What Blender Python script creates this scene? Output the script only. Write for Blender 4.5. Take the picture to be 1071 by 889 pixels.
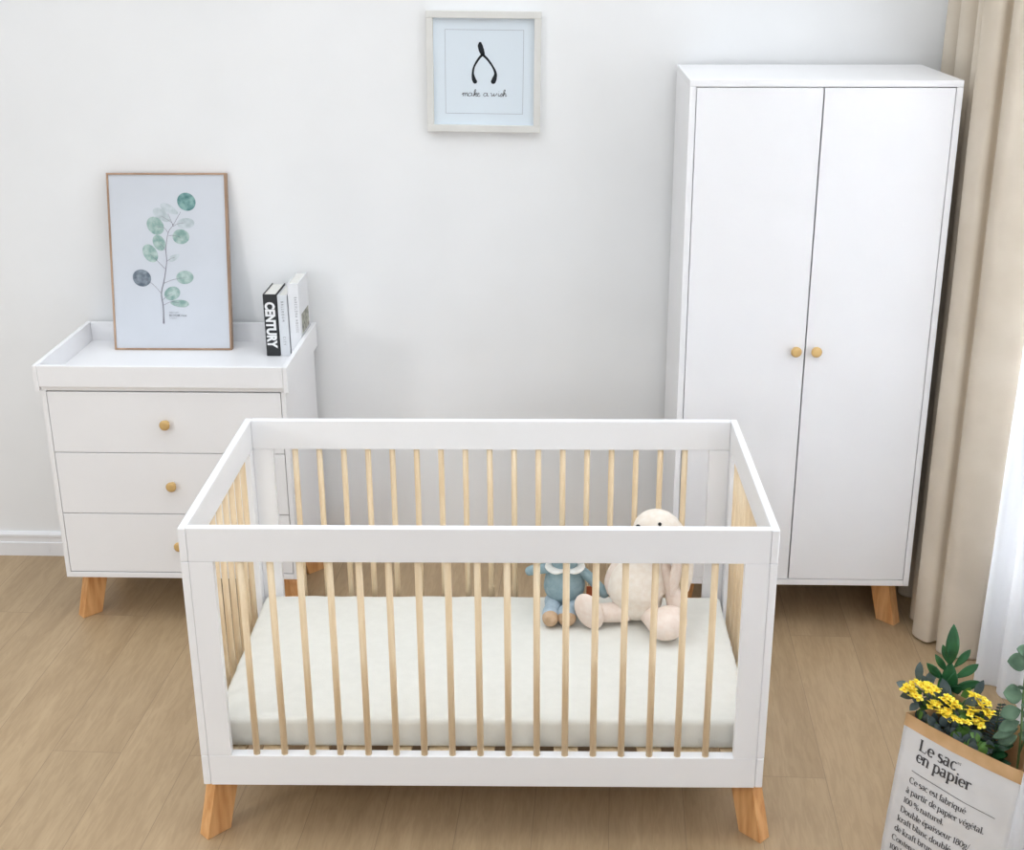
import bpy, bmesh, math, random
from mathutils import Vector, Matrix, noise
random.seed(7)
for o in list(bpy.data.objects): bpy.data.objects.remove(o)
S = bpy.context.scene
COL = S.collection
PI = math.pi

# ------------------------------------------------------------------ camera, world, lights, exposure
PITCH, YAW, ROLL = 0.35865, -0.029448, -0.002351
fwd = Vector((math.sin(YAW)*math.cos(PITCH), math.cos(YAW)*math.cos(PITCH), -math.sin(PITCH)))
rgt = Vector((math.cos(YAW), -math.sin(YAW), 0)); up = rgt.cross(fwd)
r2 = rgt*math.cos(ROLL) + up*math.sin(ROLL); u2 = up*math.cos(ROLL) - rgt*math.sin(ROLL)
cam = bpy.data.cameras.new('camera'); cam.sensor_fit = 'HORIZONTAL'; cam.sensor_width = 36
cam.lens = 1371.975*36/1071; cam.shift_x = -16.93/1071; cam.shift_y = 0.95/1071
co = bpy.data.objects.new('camera', cam); COL.objects.link(co)
m = Matrix((r2, u2, -fwd)).transposed().to_4x4(); m.translation = Vector((0.19578, -2.71656, 2.14351))
co.matrix_world = m; S.camera = co

w = bpy.data.worlds.new('world'); S.world = w; w.use_nodes = True
bg = w.node_tree.nodes['Background']; bg.inputs[0].default_value = (0.915, 0.96, 1.0, 1)
# soft room light: brighter from above (pale ceiling), weaker from the far side of the room, dark on the left
nt = w.node_tree
tcw = nt.nodes.new('ShaderNodeTexCoord'); sxyz = nt.nodes.new('ShaderNodeSeparateXYZ'); nt.links.new(tcw.outputs['Generated'], sxyz.inputs[0])
def ramp(src, a, b, lo, hi):
    n = nt.nodes.new('ShaderNodeMapRange'); n.interpolation_type = 'SMOOTHSTEP'
    for i, v in enumerate((a, b, lo, hi)): n.inputs[i+1].default_value = v
    nt.links.new(src, n.inputs[0]); return n.outputs[0]
def wmath(op, a, b):
    n = nt.nodes.new('ShaderNodeMath'); n.operation = op; nt.links.new(a, n.inputs[0]); nt.links.new(b, n.inputs[1]); return n.outputs[0]
nt.links.new(wmath('ADD', ramp(sxyz.outputs[2], .25, .65, 0, 1.27), wmath('MULTIPLY', ramp(sxyz.outputs[2], .65, .25, 0, 1), ramp(sxyz.outputs[0], -.75, -.35, .08, .68))), bg.inputs[1])

def area(name, loc, target, sx, sy, power, color=(1, 1, 1)):
    l = bpy.data.lights.new(name, 'AREA'); l.shape = 'RECTANGLE'; l.size = sx; l.size_y = sy; l.energy = power; l.color = color
    o = bpy.data.objects.new(name, l); COL.objects.link(o); o.location = loc
    o.rotation_euler = (Vector(target)-Vector(loc)).to_track_quat('-Z', 'Y').to_euler()
area('ceiling_bounce_fill', (-0.1, 0.1, 2.9), (-0.05, 0.6, 0), 3.0, 1.6, 10, (1, 0.99, 0.98))  # added overhead fill standing in for light bounced off the ceiling, no fixture
area('softbox_left', (-2.2, -1.35, 1.35), (0.1, 1.4, 0.8), 0.35, 0.35, 10, (1, 0.99, 0.98))
area('daylight', (2.6, 0.0, 1.7), (0, 0.2, 0.6), 2.4, 1.9, 215, (0.96, 0.98, 1))

vs = S.view_settings
vs.view_transform = 'Standard'; vs.look = 'None'; vs.exposure = 0.13; vs.gamma = 1; vs.use_curve_mapping = False

# ------------------------------------------------------------------ materials
def lin(c): return tuple(((v/255)/12.92 if v/255 <= .04045 else ((v/255+.055)/1.055)**2.4) for v in c)
def mat(name, rgb, rough=.5, spec=.5, **kw):
    M = bpy.data.materials.new(name); M.use_nodes = True
    b = M.node_tree.nodes['Principled BSDF']
    b.inputs['Base Color'].default_value = (*lin(rgb), 1); b.inputs['Roughness'].default_value = rough
    b.inputs['Specular IOR Level'].default_value = spec
    for k, v in kw.items(): b.inputs[k].default_value = v
    return M
def N(M, t, **kw):
    n = M.node_tree.nodes.new(t)
    for k, v in kw.items(): setattr(n, k, v)
    return n
def L(M, a, b): M.node_tree.links.new(a, b)
def BS(M): return M.node_tree.nodes['Principled BSDF']
def vary(M, scale, c1, c2, detail=3, stretch=(1, 1, 1), bump=0, bscale=None, lo=.35, hi=.65, coord='Object', dist=.001):
    tc = N(M, 'ShaderNodeTexCoord'); mp = N(M, 'ShaderNodeMapping'); mp.inputs['Scale'].default_value = stretch
    L(M, tc.outputs[coord], mp.inputs[0])
    n = N(M, 'ShaderNodeTexNoise'); n.inputs['Scale'].default_value = scale; n.inputs['Detail'].default_value = detail
    L(M, mp.outputs[0], n.inputs['Vector'])
    r = N(M, 'ShaderNodeValToRGB'); r.color_ramp.elements[0].color = (*lin(c1), 1); r.color_ramp.elements[1].color = (*lin(c2), 1)
    r.color_ramp.elements[0].position = lo; r.color_ramp.elements[1].position = hi
    L(M, n.outputs['Fac'], r.inputs[0]); L(M, r.outputs[0], BS(M).inputs['Base Color'])
    if bump:
        n2 = N(M, 'ShaderNodeTexNoise'); n2.inputs['Scale'].default_value = bscale or scale*4; n2.inputs['Detail'].default_value = 4
        L(M, mp.outputs[0], n2.inputs['Vector'])
        bp = N(M, 'ShaderNodeBump'); bp.inputs['Strength'].default_value = bump; bp.inputs['Distance'].default_value = dist
        L(M, n2.outputs['Fac'], bp.inputs['Height']); L(M, bp.outputs[0], BS(M).inputs['Normal'])
    return M

WALL = vary(mat('wall_paint', (240, 241, 242), .85, .2), 3, (239, 240, 241), (242, 243, 244), bump=.06, bscale=180)
TRIM = vary(mat('trim_paint', (238, 238, 240), .4, .4), 6, (234, 234, 236), (240, 240, 242))
LACQ = vary(mat('white_lacquer', (240, 240, 242), .32, .45), 4, (239, 239, 241), (241, 241, 243))
WOOD = vary(mat('natural_beech', (226, 200, 160), .5, .35), 9, (226, 200, 162), (242, 222, 190), 6, (9, 9, .7), .12, 60)
WOODL = vary(mat('warm_oak_leg', (222, 165, 108), .45, .4), 8, (206, 146, 90), (230, 178, 122), 6, (8, 8, .8), .12, 60)
KNOB = vary(mat('turned_wood_knob', (206, 168, 108), .4, .5), 20, (194, 154, 96), (218, 184, 122), 4, (1, 6, 1))
MATT = vary(mat('mattress_cotton', (242, 240, 233), .9, .15), 40, (224, 223, 216), (227, 226, 219), 4, bump=.35, bscale=260, dist=.0012)
PAPERW = vary(mat('white_bag_paper', (226, 226, 228), .7, .25), 9, (221, 221, 223), (230, 230, 232), bump=.25, bscale=14, dist=.004)
KRAFT = vary(mat('kraft_paper', (212, 174, 130), .8, .2), 14, (204, 165, 120), (220, 183, 140), 5, bump=.2, bscale=60)
INK = mat('grey_ink', (84, 82, 84), .8, .1)
BLACKINK = mat('black_ink', (38, 42, 48), .7, .2)
GREYINK = mat('pale_grey_ink', (150, 154, 160), .8, .1)
CREAM = vary(mat('cream_plush', (242, 232, 219), 1, .05), 60, (239, 227, 213), (245, 236, 225), 4, bump=.6, bscale=420, dist=.002)
CREAM.node_tree.nodes['Principled BSDF'].inputs['Sheen Weight'].default_value = .3
PINKP = vary(mat('pinkish_plush', (238, 222, 210), 1, .05), 60, (235, 217, 204), (241, 227, 216), 4, bump=.6, bscale=420, dist=.002)
BLUE = vary(mat('dusty_blue_plush', (150, 172, 178), 1, .05), 60, (142, 165, 172), (158, 179, 185), 4, bump=.6, bscale=420, dist=.002)
LBLUE = vary(mat('light_blue_plush', (172, 188, 199), 1, .05), 60, (164, 182, 194), (180, 195, 205), 4, bump=.6, bscale=420, dist=.002)
TAN = vary(mat('tan_plush', (200, 170, 140), 1, .05), 60, (192, 161, 130), (208, 179, 150), 4, bump=.6, bscale=420, dist=.002)
COLLARM = vary(mat('white_felt', (240, 238, 232), 1, .05), 60, (236, 233, 226), (245, 243, 238), bump=.4, bscale=300)
EYE = mat('black_bead', (30, 28, 28), .25, .5)
REDT = mat('red_cloth', (206, 112, 76), .9, .1)
STEMG = vary(mat('stem_green', (92, 120, 74), .6, .3), 30, (80, 108, 64), (108, 134, 86))
FRONDM = vary(mat('glossy_leaf', (34, 88, 50), .35, .5), 18, (26, 74, 42), (48, 106, 62), 4)
DARKLEAF = vary(mat('slate_green_leaf', (70, 84, 84), .5, .4), 20, (58, 72, 74), (86, 100, 98), 4)
MIDLEAF = vary(mat('bright_green_leaf', (72, 112, 48), .5, .4), 20, (56, 96, 38), (96, 136, 62), 4)
EUCM = vary(mat('eucalyptus_leaf', (84, 110, 86), .55, .35), 22, (66, 92, 70), (106, 134, 108), 4)
YEL = vary(mat('yellow_petal', (248, 226, 70), .6, .2), 60, (245, 216, 48), (252, 236, 104), 3)
YCEN = mat('flower_centre', (226, 172, 30), .7, .2)
FRAMEW = vary(mat('walnut_moulding', (168, 138, 114), .5, .35), 14, (154, 124, 100), (182, 152, 128), 5, (1, 1, .3))
FRAMEC = vary(mat('cream_moulding', (221, 220, 216), .5, .35), 10, (218, 217, 213), (224, 223, 219))
MATBOARD = mat('pale_blue_mat_board', (220, 230, 238), .8, .2)
PRINTP = vary(mat('print_paper', (207, 211, 218), .6, .3), 5, (205, 209, 216), (209, 213, 220))
COVERW = vary(mat('white_book_cover', (232, 233, 236), .45, .4), 8, (230, 231, 234), (234, 235, 238))
COVERG = vary(mat('pale_grey_book_cover', (222, 225, 229), .45, .4), 8, (219, 222, 226), (225, 228, 232))
COVERB = vary(mat('black_book_cover', (44, 46, 48), .45, .4), 12, (40, 42, 44), (50, 52, 54))
PAGES = vary(mat('book_pages', (228, 227, 222), .9, .1), 90, (216, 215, 210), (236, 235, 231), 3, (30, 1, 1))
WHITEINK = mat('white_ink', (240, 240, 240), .7, .2)
PHOTOG = vary(mat('printed_photo', (150, 150, 138), .5, .3), 60, (110, 112, 104), (186, 184, 168), 5)
DARKIN = mat('dark_board', (120, 118, 114), .8, .1)
GLASS = mat('window_glass', (255, 255, 255), .02, .5); BS(GLASS).inputs['Transmission Weight'].default_value = 1.0

def cloth(name, c1, c2, trans, scale=350):
    M = vary(mat(name, c1, .95, .08), 6, c1, c2, 4, bump=.25, bscale=scale)
    b = BS(M); out = M.node_tree.nodes['Material Output']
    t = N(M, 'ShaderNodeBsdfTranslucent'); t.inputs[0].default_value = (*lin(c2), 1)
    mx = N(M, 'ShaderNodeMixShader'); mx.inputs[0].default_value = trans
    L(M, b.outputs[0], mx.inputs[1]); L(M, t.outputs[0], mx.inputs[2]); L(M, mx.outputs[0], out.inputs[0])
    return M
CURT = cloth('beige_curtain_cloth', (214, 202, 185), (222, 211, 195), .04)
SHEER = cloth('white_voile', (244, 245, 248), (248, 249, 251), .58, 500)

def leafcol(name, a, b): return vary(mat(name, a, .7, .2), 45, a, b, 6, lo=.36, hi=.64)
INKL = [leafcol('watercolour_teal', (84, 128, 128), (140, 176, 172)), leafcol('watercolour_sage', (132, 163, 156), (184, 201, 196)),
        leafcol('watercolour_grey', (96, 106, 118), (150, 160, 168)), leafcol('watercolour_pale', (178, 189, 192), (203, 210, 215)),
        mat('watercolour_stem', (128, 124, 134), .8, .1)]

def floor_material():
    M = mat('oak_planks', (190, 164, 134), .42, .4)
    tc = N(M, 'ShaderNodeTexCoord'); mp = N(M, 'ShaderNodeMapping')
    mp.inputs['Rotation'].default_value = (0, 0, PI/2+.035); mp.inputs['Location'].default_value = (.33, -.12, 0)
    L(M, tc.outputs['Object'], mp.inputs[0])
    br = N(M, 'ShaderNodeTexBrick'); br.offset = .37; br.offset_frequency = 2; br.squash = 1
    br.inputs['Color1'].default_value = (0, 0, 0, 1); br.inputs['Color2'].default_value = (1, 1, 1, 1); br.inputs['Mortar'].default_value = (.5, .5, .5, 1)
    br.inputs['Scale'].default_value = 1; br.inputs['Mortar Size'].default_value = .0009; br.inputs['Mortar Smooth'].default_value = .3
    br.inputs['Brick Width'].default_value = 2.1; br.inputs['Row Height'].default_value = .195
    L(M, mp.outputs[0], br.inputs['Vector'])
    # grain, shifted plank by plank
    sh = N(M, 'ShaderNodeVectorMath', operation='SCALE'); sh.inputs['Scale'].default_value = 7.3
    L(M, br.outputs['Color'], sh.inputs[0])
    ad = N(M, 'ShaderNodeVectorMath', operation='ADD'); L(M, mp.outputs[0], ad.inputs[0]); L(M, sh.outputs[0], ad.inputs[1])
    m2 = N(M, 'ShaderNodeMapping'); m2.inputs['Scale'].default_value = (.9, 7, 1); L(M, ad.outputs[0], m2.inputs[0])
    n1 = N(M, 'ShaderNodeTexNoise'); n1.inputs['Scale'].default_value = 1.7; n1.inputs['Detail'].default_value = 4; n1.inputs['Distortion'].default_value = .6
    L(M, m2.outputs[0], n1.inputs['Vector'])
    n2 = N(M, 'ShaderNodeTexNoise'); n2.inputs['Scale'].default_value = 11; n2.inputs['Detail'].default_value = 7; n2.inputs['Distortion'].default_value = 1.2
    L(M, m2.outputs[0], n2.inputs['Vector'])
    r1 = N(M, 'ShaderNodeValToRGB'); r1.color_ramp.elements[0].position = .3; r1.color_ramp.elements[1].position = .72
    r1.color_ramp.elements[0].color = (*lin((169, 145, 113)), 1); r1.color_ramp.elements[1].color = (*lin((184, 160, 127)), 1)
    L(M, n1.outputs['Fac'], r1.inputs[0])
    r2_ = N(M, 'ShaderNodeValToRGB'); r2_.color_ramp.elements[0].position = .38; r2_.color_ramp.elements[1].position = .6
    r2_.color_ramp.elements[0].color = (.84, .82, .8, 1); r2_.color_ramp.elements[1].color = (1, 1, 1, 1)
    L(M, n2.outputs['Fac'], r2_.inputs[0])
    mx = N(M, 'ShaderNodeMix', data_type='RGBA', blend_type='MULTIPLY'); mx.inputs[0].default_value = .65
    L(M, r1.outputs[0], mx.inputs[6]); L(M, r2_.outputs[0], mx.inputs[7])
    # plank to plank tone
    tr = N(M, 'ShaderNodeValToRGB'); tr.color_ramp.elements[0].color = (.97, .965, .96, 1); tr.color_ramp.elements[1].color = (1.02, 1.01, 1.0, 1)
    L(M, br.outputs['Color'], tr.inputs[0])
    my = N(M, 'ShaderNodeMix', data_type='RGBA', blend_type='MULTIPLY'); my.inputs[0].default_value = 1
    L(M, mx.outputs[2], my.inputs[6]); L(M, tr.outputs[0], my.inputs[7])
    mz = N(M, 'ShaderNodeMix', data_type='RGBA'); mz.inputs[7].default_value = (*lin((140, 118, 94)), 1)
    L(M, br.outputs['Fac'], mz.inputs[0]); L(M, my.outputs[2], mz.inputs[6])
    L(M, mz.outputs[2], BS(M).inputs['Base Color'])
    bp = N(M, 'ShaderNodeBump'); bp.inputs['Strength'].default_value = .12; bp.inputs['Distance'].default_value = .001
    L(M, n2.outputs['Fac'], bp.inputs['Height']); L(M, bp.outputs[0], BS(M).inputs['Normal'])
    return M
FLOOR = floor_material()

# ------------------------------------------------------------------ helpers
def obj(name, bm, mats, parent=None, smooth=False, loc=None):
    me = bpy.data.meshes.new(name); bm.normal_update(); bm.to_mesh(me); bm.free()
    if not isinstance(mats, (list, tuple)): mats = [mats]
    for x in mats: me.materials.append(x)
    if smooth:
        for p in me.polygons: p.use_smooth = True
    o = bpy.data.objects.new(name, me); COL.objects.link(o)
    if parent: o.parent = parent
    if loc: o.location = loc
    return o
def tag(o, label, cat, group=None):
    o['label'] = label; o['category'] = cat
    if group: o['group'] = group
    return o
def thing(name, label, cat, loc=(0, 0, 0), rotz=0, group=None):
    o = bpy.data.objects.new(name, None); COL.objects.link(o); o.empty_display_size = .05
    o.location = loc; o.rotation_euler = (0, 0, rotz); return tag(o, label, cat, group)
def struct(name, bm, mats, parent=None, smooth=False):
    o = obj(name, bm, mats, parent, smooth)
    if not parent: o['kind'] = 'structure'
    return o
def box(bm, x0, x1, y0, y1, z0, z1, bev=.0015, seg=2, mi=0):
    vs_ = [bm.verts.new((x, y, z)) for x in (x0, x1) for y in (y0, y1) for z in (z0, z1)]
    fs = [bm.faces.new([vs_[i] for i in f]) for f in ((0, 1, 3, 2), (4, 6, 7, 5), (0, 4, 5, 1), (2, 3, 7, 6), (0, 2, 6, 4), (1, 5, 7, 3))]
    for f in fs: f.material_index = mi
    if bev:
        es = {e for f in fs for e in f.edges}
        bmesh.ops.bevel(bm, geom=list(es), offset=bev, segments=seg, profile=.6, affect='EDGES', clamp_overlap=True, material=-1)
def BM(): return bmesh.new()
def boxbm(*a, **k): b = BM(); box(b, *a, **k); return b
def hexa(bm, bot, top, bev=.002):
    v = [bm.verts.new(p) for p in list(bot)+list(top)]; n = len(bot)
    fs = [bm.faces.new(v[:n][::-1]), bm.faces.new(v[n:])] + [bm.faces.new((v[i], v[(i+1) % n], v[n+(i+1) % n], v[n+i])) for i in range(n)]
    bmesh.ops.recalc_face_normals(bm, faces=fs)
    if bev: bmesh.ops.bevel(bm, geom=list({e for f in fs for e in f.edges}), offset=bev, segments=2, profile=.6, affect='EDGES')
def lathe(bm, prof, M=Matrix(), n=24, mi=0):
    rings = []
    for r, z in prof:
        rings.append([bm.verts.new(M @ Vector((r*math.cos(2*PI*k/n), r*math.sin(2*PI*k/n), z))) for k in range(n)] if r > 1e-6 else [bm.verts.new(M @ Vector((0, 0, z)))])
    for a, b in zip(rings, rings[1:]):
        for k in range(n):
            q = [a[k % len(a)], a[(k+1) % len(a)], b[(k+1) % len(b)], b[k % len(b)]]
            q2 = []
            for v in q:
                if v not in q2: q2.append(v)
            f = bm.faces.new(q2); f.smooth = True; f.material_index = mi
def sweep(bm, pts, rad, n=16, squash=1.0, mi=0, sub=4):
    """smooth tube of varying radius through pts, with rounded ends (Catmull-Rom)"""
    P = [Vector(p) for p in pts]; R = list(rad)
    P = [P[0]*2-P[1]] + P + [P[-1]*2-P[-2]]; R = [R[0]] + R + [R[-1]]
    Q = []
    for i in range(1, len(P)-2):
        for s in range(sub):
            t = s/sub; a, b, c, d = P[i-1:i+3]
            p = .5*((2*b)+(c-a)*t+(2*a-5*b+4*c-d)*t*t+(3*b-a-3*c+d)*t**3)
            ra, rb, rc, rd = R[i-1:i+3]
            r = .5*((2*rb)+(rc-ra)*t+(2*ra-5*rb+4*rc-rd)*t*t+(3*rb-ra-3*rc+rd)*t**3)
            Q.append((p, max(r, .0002)))
    Q.append((P[-2], R[-2]))
    t0 = (Q[1][0]-Q[0][0]).normalized(); t1 = (Q[-1][0]-Q[-2][0]).normalized()
    r0, r1 = Q[0][1], Q[-1][1]
    cap0 = [(Q[0][0]-t0*r0*math.sin(a)*.9, r0*math.cos(a)) for a in (1.25, .95, .6, .3)]
    cap1 = [(Q[-1][0]+t1*r1*math.sin(a)*.9, r1*math.cos(a)) for a in (.3, .6, .95, 1.25)]
    ends = (Q[0][0]-t0*r0*.9, Q[-1][0]+t1*r1*.9)
    Q = cap0 + Q + cap1
    up_ = Vector((0, 0, 1)) if abs(t0.z) < .9 else Vector((0, 1, 0))
    rings = []; x = None
    for i, (p, r) in enumerate(Q):
        t = (Q[min(i+1, len(Q)-1)][0]-Q[max(i-1, 0)][0]).normalized()
        if x is None: x = t.cross(up_).normalized()
        x = (x - t*x.dot(t)).normalized(); y = t.cross(x)
        rings.append([bm.verts.new(p + x*r*math.cos(2*PI*k/n) + y*r*squash*math.sin(2*PI*k/n)) for k in range(n)])
    for a, b in zip(rings, rings[1:]):
        for k in range(n):
            f = bm.faces.new((a[k], a[(k+1) % n], b[(k+1) % n], b[k])); f.smooth = True; f.material_index = mi
    for ring, c, rev in ((rings[0], ends[0], True), (rings[-1], ends[1], False)):
        v = bm.verts.new(c)
        for k in range(n):
            f = bm.faces.new((ring[(k+1) % n], ring[k], v) if rev else (ring[k], ring[(k+1) % n], v)); f.smooth = True; f.material_index = mi
def ellip(bm, c, r, rot=(0, 0, 0), n=20, mi=0):
    from mathutils import Euler
    M = Matrix.Translation(c) @ Euler(rot).to_matrix().to_4x4() @ Matrix.Diagonal((*r, 1))
    res = bmesh.ops.create_uvsphere(bm, u_segments=n, v_segments=n*2//3, radius=1, matrix=M)
    for v in res['verts']:
        for f in v.link_faces: f.smooth = True; f.material_index = mi
def ribbon(bm, pts, wd, fn, mi=0):
    n = len(pts); W = wd if isinstance(wd, (list, tuple)) else [wd]*n
    prev = None
    for i in range(n):
        a = Vector(pts[max(i-1, 0)]); b = Vector(pts[min(i+1, n-1)]); t = (b-a)
        t = t.normalized() if t.length > 1e-9 else Vector((1, 0))
        nn = Vector((-t.y, t.x))*W[i]*.5; p = Vector(pts[i])
        pr_ = (bm.verts.new(fn(*(p+nn))), bm.verts.new(fn(*(p-nn))))
        if prev:
            f = bm.faces.new((prev[0], prev[1], pr_[1], pr_[0])); f.material_index = mi
        prev = pr_
def arc(cx, cy, rx, ry, a0, a1, n=9):
    return [(cx+rx*math.cos(math.radians(a0+(a1-a0)*i/(n-1))), cy+ry*math.sin(math.radians(a0+(a1-a0)*i/(n-1)))) for i in range(n)]
def poly(bm, pts, fn, mi=0):
    f = bm.faces.new([bm.verts.new(fn(*p)) for p in pts]); f.material_index = mi
def font_text(bm, body, fn, size=1, sx=1, bold=0, space=1, mi=0, align='LEFT'):
    cu = bpy.data.curves.new('lettering', 'FONT'); cu.body = body; cu.size = size; cu.offset = bold; cu.space_character = space; cu.align_x = align
    cu.resolution_u = 3
    o = bpy.data.objects.new('lettering', cu); COL.objects.link(o)
    dg = bpy.context.evaluated_depsgraph_get(); dg.update()
    me = bpy.data.meshes.new_from_object(o.evaluated_get(dg))
    vs_ = [bm.verts.new(fn(v.co.x*sx, v.co.y)) for v in me.vertices]
    for p in me.polygons:
        try: f = bm.faces.new([vs_[i] for i in p.vertices]); f.material_index = mi
        except ValueError: pass
    bpy.data.objects.remove(o); bpy.data.meshes.remove(me); bpy.data.curves.remove(cu)
def copy_obj(o, parent=None):
    c = o.copy(); COL.objects.link(c)
    if parent: c.parent = parent
    for ch in list(o.children):
        d = ch.copy(); COL.objects.link(d); d.parent = c
    return c
def solidify(o, t, off=0):
    md = o.modifiers.new('solid', 'SOLIDIFY'); md.thickness = t; md.offset = off; return o

# serif stroke lettering: x-height 1, capitals 1.42; strokes as (points, width)
TH, TN = .2, .085
def serif(x, y, h=.17): return ([(x-h, y), (x+h, y)], TN)
def stem(x, y0, y1, a=True, b=True):
    s = [([(x, y0), (x, y1)], TH)]
    if b: s.append(serif(x, y0+.04))
    if a: s.append(([(x-.2, y1-.1), (x, y1-.03)], TN))
    return s
def bowl(cx, cy, rx, ry, a0=0, a1=360, n=17):
    p = arc(cx, cy, rx, ry, a0, a1, n)
    return (p, [TN+(TH-TN)*abs(math.cos(math.radians(a0+(a1-a0)*i/(n-1))))**1.2 for i in range(n)])
G = {
 'a': (.86, [([(.6, .0), (.6, .68)], TH), bowl(.36, .68, .24, .28, 0, 150, 8), bowl(.32, .27, .22, .25, 50, 320, 12), ([(.6, .04), (.8, .06)], TN)]),
 'b': (1.0, stem(.22, .05, 1.5, True, False) + [bowl(.52, .48, .32, .46, 150, -150)]),
 'c': (.8, [bowl(.45, .48, .33, .46, 50, 315)]),
 'd': (1.0, stem(.76, 0, 1.5) + [bowl(.46, .48, .32, .46, 30, 330)]),
 'e': (.84, [bowl(.45, .48, .32, .46, 0, 315), ([(.15, .52), (.77, .52)], TN)]),
 'f': (.6, [([(.28, 0), (.28, 1.25)], TH), serif(.28, .04), bowl(.46, 1.25, .18, .22, 180, 40, 7), ([(.08, .95), (.55, .95)], TN)]),
 'g': (.86, [bowl(.42, .62, .27, .33), bowl(.42, -.18, .32, .24), ([(.26, .34), (.2, .16), (.5, .06)], TN), ([(.6, .88), (.82, .98)], TN)]),
 'h': (1.06, stem(.22, 0, 1.5) + [([(.76, 0), (.76, .65)], TH), serif(.76, .04), bowl(.49, .62, .27, .32, 0, 180, 8)]),
 'i': (.5, stem(.25, 0, .97) + [([(.25, 1.16), (.25, 1.34)], TH)]),
 'k': (1.0, stem(.22, 0, 1.5) + [([(.3, .42), (.72, .92)], TN), ([(.42, .55), (.8, .03)], TH), serif(.8, .04), serif(.72, .94)]),
 'l': (.5, stem(.25, 0, 1.5)),
 'm': (1.6, stem(.22, 0, .97) + [([(.76, 0), (.76, .65)], TH), serif(.76, .04), bowl(.49, .62, .27, .32, 0, 180, 8), ([(1.3, 0), (1.3, .65)], TH), serif(1.3, .04), bowl(1.03, .62, .27, .32, 0, 180, 8)]),
 'n': (1.06, stem(.22, 0, .97) + [([(.76, 0), (.76, .65)], TH), serif(.76, .04), bowl(.49, .62, .27, .32, 0, 180, 8)]),
 'o': (.96, [bowl(.48, .48, .34, .46)]),
 'p': (1.0, stem(.22, -.48, .97) + [bowl(.52, .48, .32, .46, 150, -150)]),
 'q': (1.0, stem(.76, -.48, .95, False) + [bowl(.46, .48, .32, .46, 30, 330)]),
 'r': (.74, stem(.24, 0, .97) + [bowl(.5, .68, .24, .26, 165, 50, 6), ([(.62, .8), (.62, .94)], TH)]),
 's': (.74, [(arc(.36, .7, .22, .24, 35, 200, 8)+arc(.36, .25, .24, .25, 60, -150, 10)[0:], [TN]*4+[TH]*10+[TN]*4)]),
 't': (.62, [([(.28, .1), (.28, 1.25)], TH), bowl(.44, .18, .16, .16, 180, 320, 6), ([(.08, .95), (.55, .95)], TN)]),
 'u': (1.06, [([(.22, .3), (.22, .95)], TH), bowl(.5, .32, .28, .3, 180, 350, 8), ([(.78, 0), (.78, .95)], TH), ([(.1, .93), (.3, .93)], TN), ([(.64, .93), (.8, .93)], TN)]),
 'v': (.94, [([(.16, .95), (.47, .02)], TH), ([(.47, .02), (.8, .95)], TN), serif(.16, .94), serif(.8, .94, .12)]),
 'x': (.94, [([(.16, .95), (.78, .0)], TH), ([(.16, .0), (.76, .95)], TN)]),
 'y': (.94, [([(.16, .95), (.47, .02)], TH), ([(.8, .95), (.4, -.3), (.2, -.46)], TN)]),
 'L': (1.12, [([(.28, 0), (.28, 1.42)], TH), serif(.28, 1.38), ([(.1, .04), (.95, .04), (1.0, .36)], TN)]),
 'C': (1.25, [bowl(.66, .7, .52, .7, 48, 312), ([(1.04, .98), (1.04, 1.36)], TN)]),
 'D': (1.32, [([(.26, 0), (.26, 1.42)], TH), ([(.08, .04), (.6, .04)], TN), ([(.08, 1.38), (.6, 1.38)], TN), bowl(.56, .71, .58, .67, 90, -90, 11)]),
 '0': (.9, [bowl(.45, .66, .32, .66)]), '1': (.7, [([(.38, 0), (.38, 1.32)], TH), serif(.38, .04, .22), ([(.16, 1.1), (.38, 1.28)], TN)]),
 '8': (.9, [bowl(.45, .98, .26, .33), bowl(.45, .33, .32, .35)]), '/': (.6, [([(.05, -.2), (.55, 1.45)], TN)]),
 '6': (.9, [bowl(.45, .4, .32, .4), bowl(.62, .6, .5, .76, 110, 190, 8)]),
 '%': (1.4, [bowl(.34, 1.0, .24, .32), bowl(1.05, .32, .24, .32), ([(.28, -.04), (1.1, 1.36)], TN)]),
 '.': (.42, [([(.2, .0), (.2, .2)], TH)]), ' ': (.45, []),
}
def acc(base, g):
    w_, s = G[base]; return (w_, s + [([(w_/2+(-.08 if g else -.02), 1.2), (w_/2+(.14 if g else -.2), 1.45)][:], .12)])
G['é'] = acc('e', True); G['à'] = acc('a', False)
def write(bm, text, x, y, size, fn, bold=1, track=.02, mi=0):
    for ch in text:
        adv, ss = G[ch]
        for pts, wd in ss:
            P_ = [(x+px*size, y+py*size) for px, py in pts]
            ribbon(bm, P_, [q*size*bold for q in wd] if isinstance(wd, list) else wd*size*bold, fn, mi)
        x += (adv+track)*size
    return x

# ------------------------------------------------------------------ the room
WY = 1.6085
struct('floor', boxbm(-4, 1.78, -4.2, WY, -.05, 0, bev=0), FLOOR)
struct('wall_back', boxbm(-4, 1.78, WY, WY+.12, 0, 2.8, bev=0), WALL)
b = BM()
for y0, y1, z0, z1 in ((-4.2, -1.3, 0, 2.8), (1.25, WY, 0, 2.8), (-1.3, 1.25, 0, .35), (-1.3, 1.25, 2.35, 2.8)): box(b, 1.66, 1.78, y0, y1, z0, z1, bev=0)
struct('wall_right', b, WALL)
b = BM()
for y0, y1, z0, z1 in ((-1.3, -1.24, .35, 2.35), (1.19, 1.25, .35, 2.35), (-1.24, 1.19, .35, .41), (-1.24, 1.19, 2.29, 2.35), (-.05, .0, .41, 2.29)): box(b, 1.69, 1.75, y0, y1, z0, z1)
wn = struct('window_1', b, TRIM)
obj('pane', boxbm(1.716, 1.722, -1.24, 1.19, .41, 2.29, bev=0), GLASS, wn)
b = BM()   # skirting profile with a groove
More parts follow.
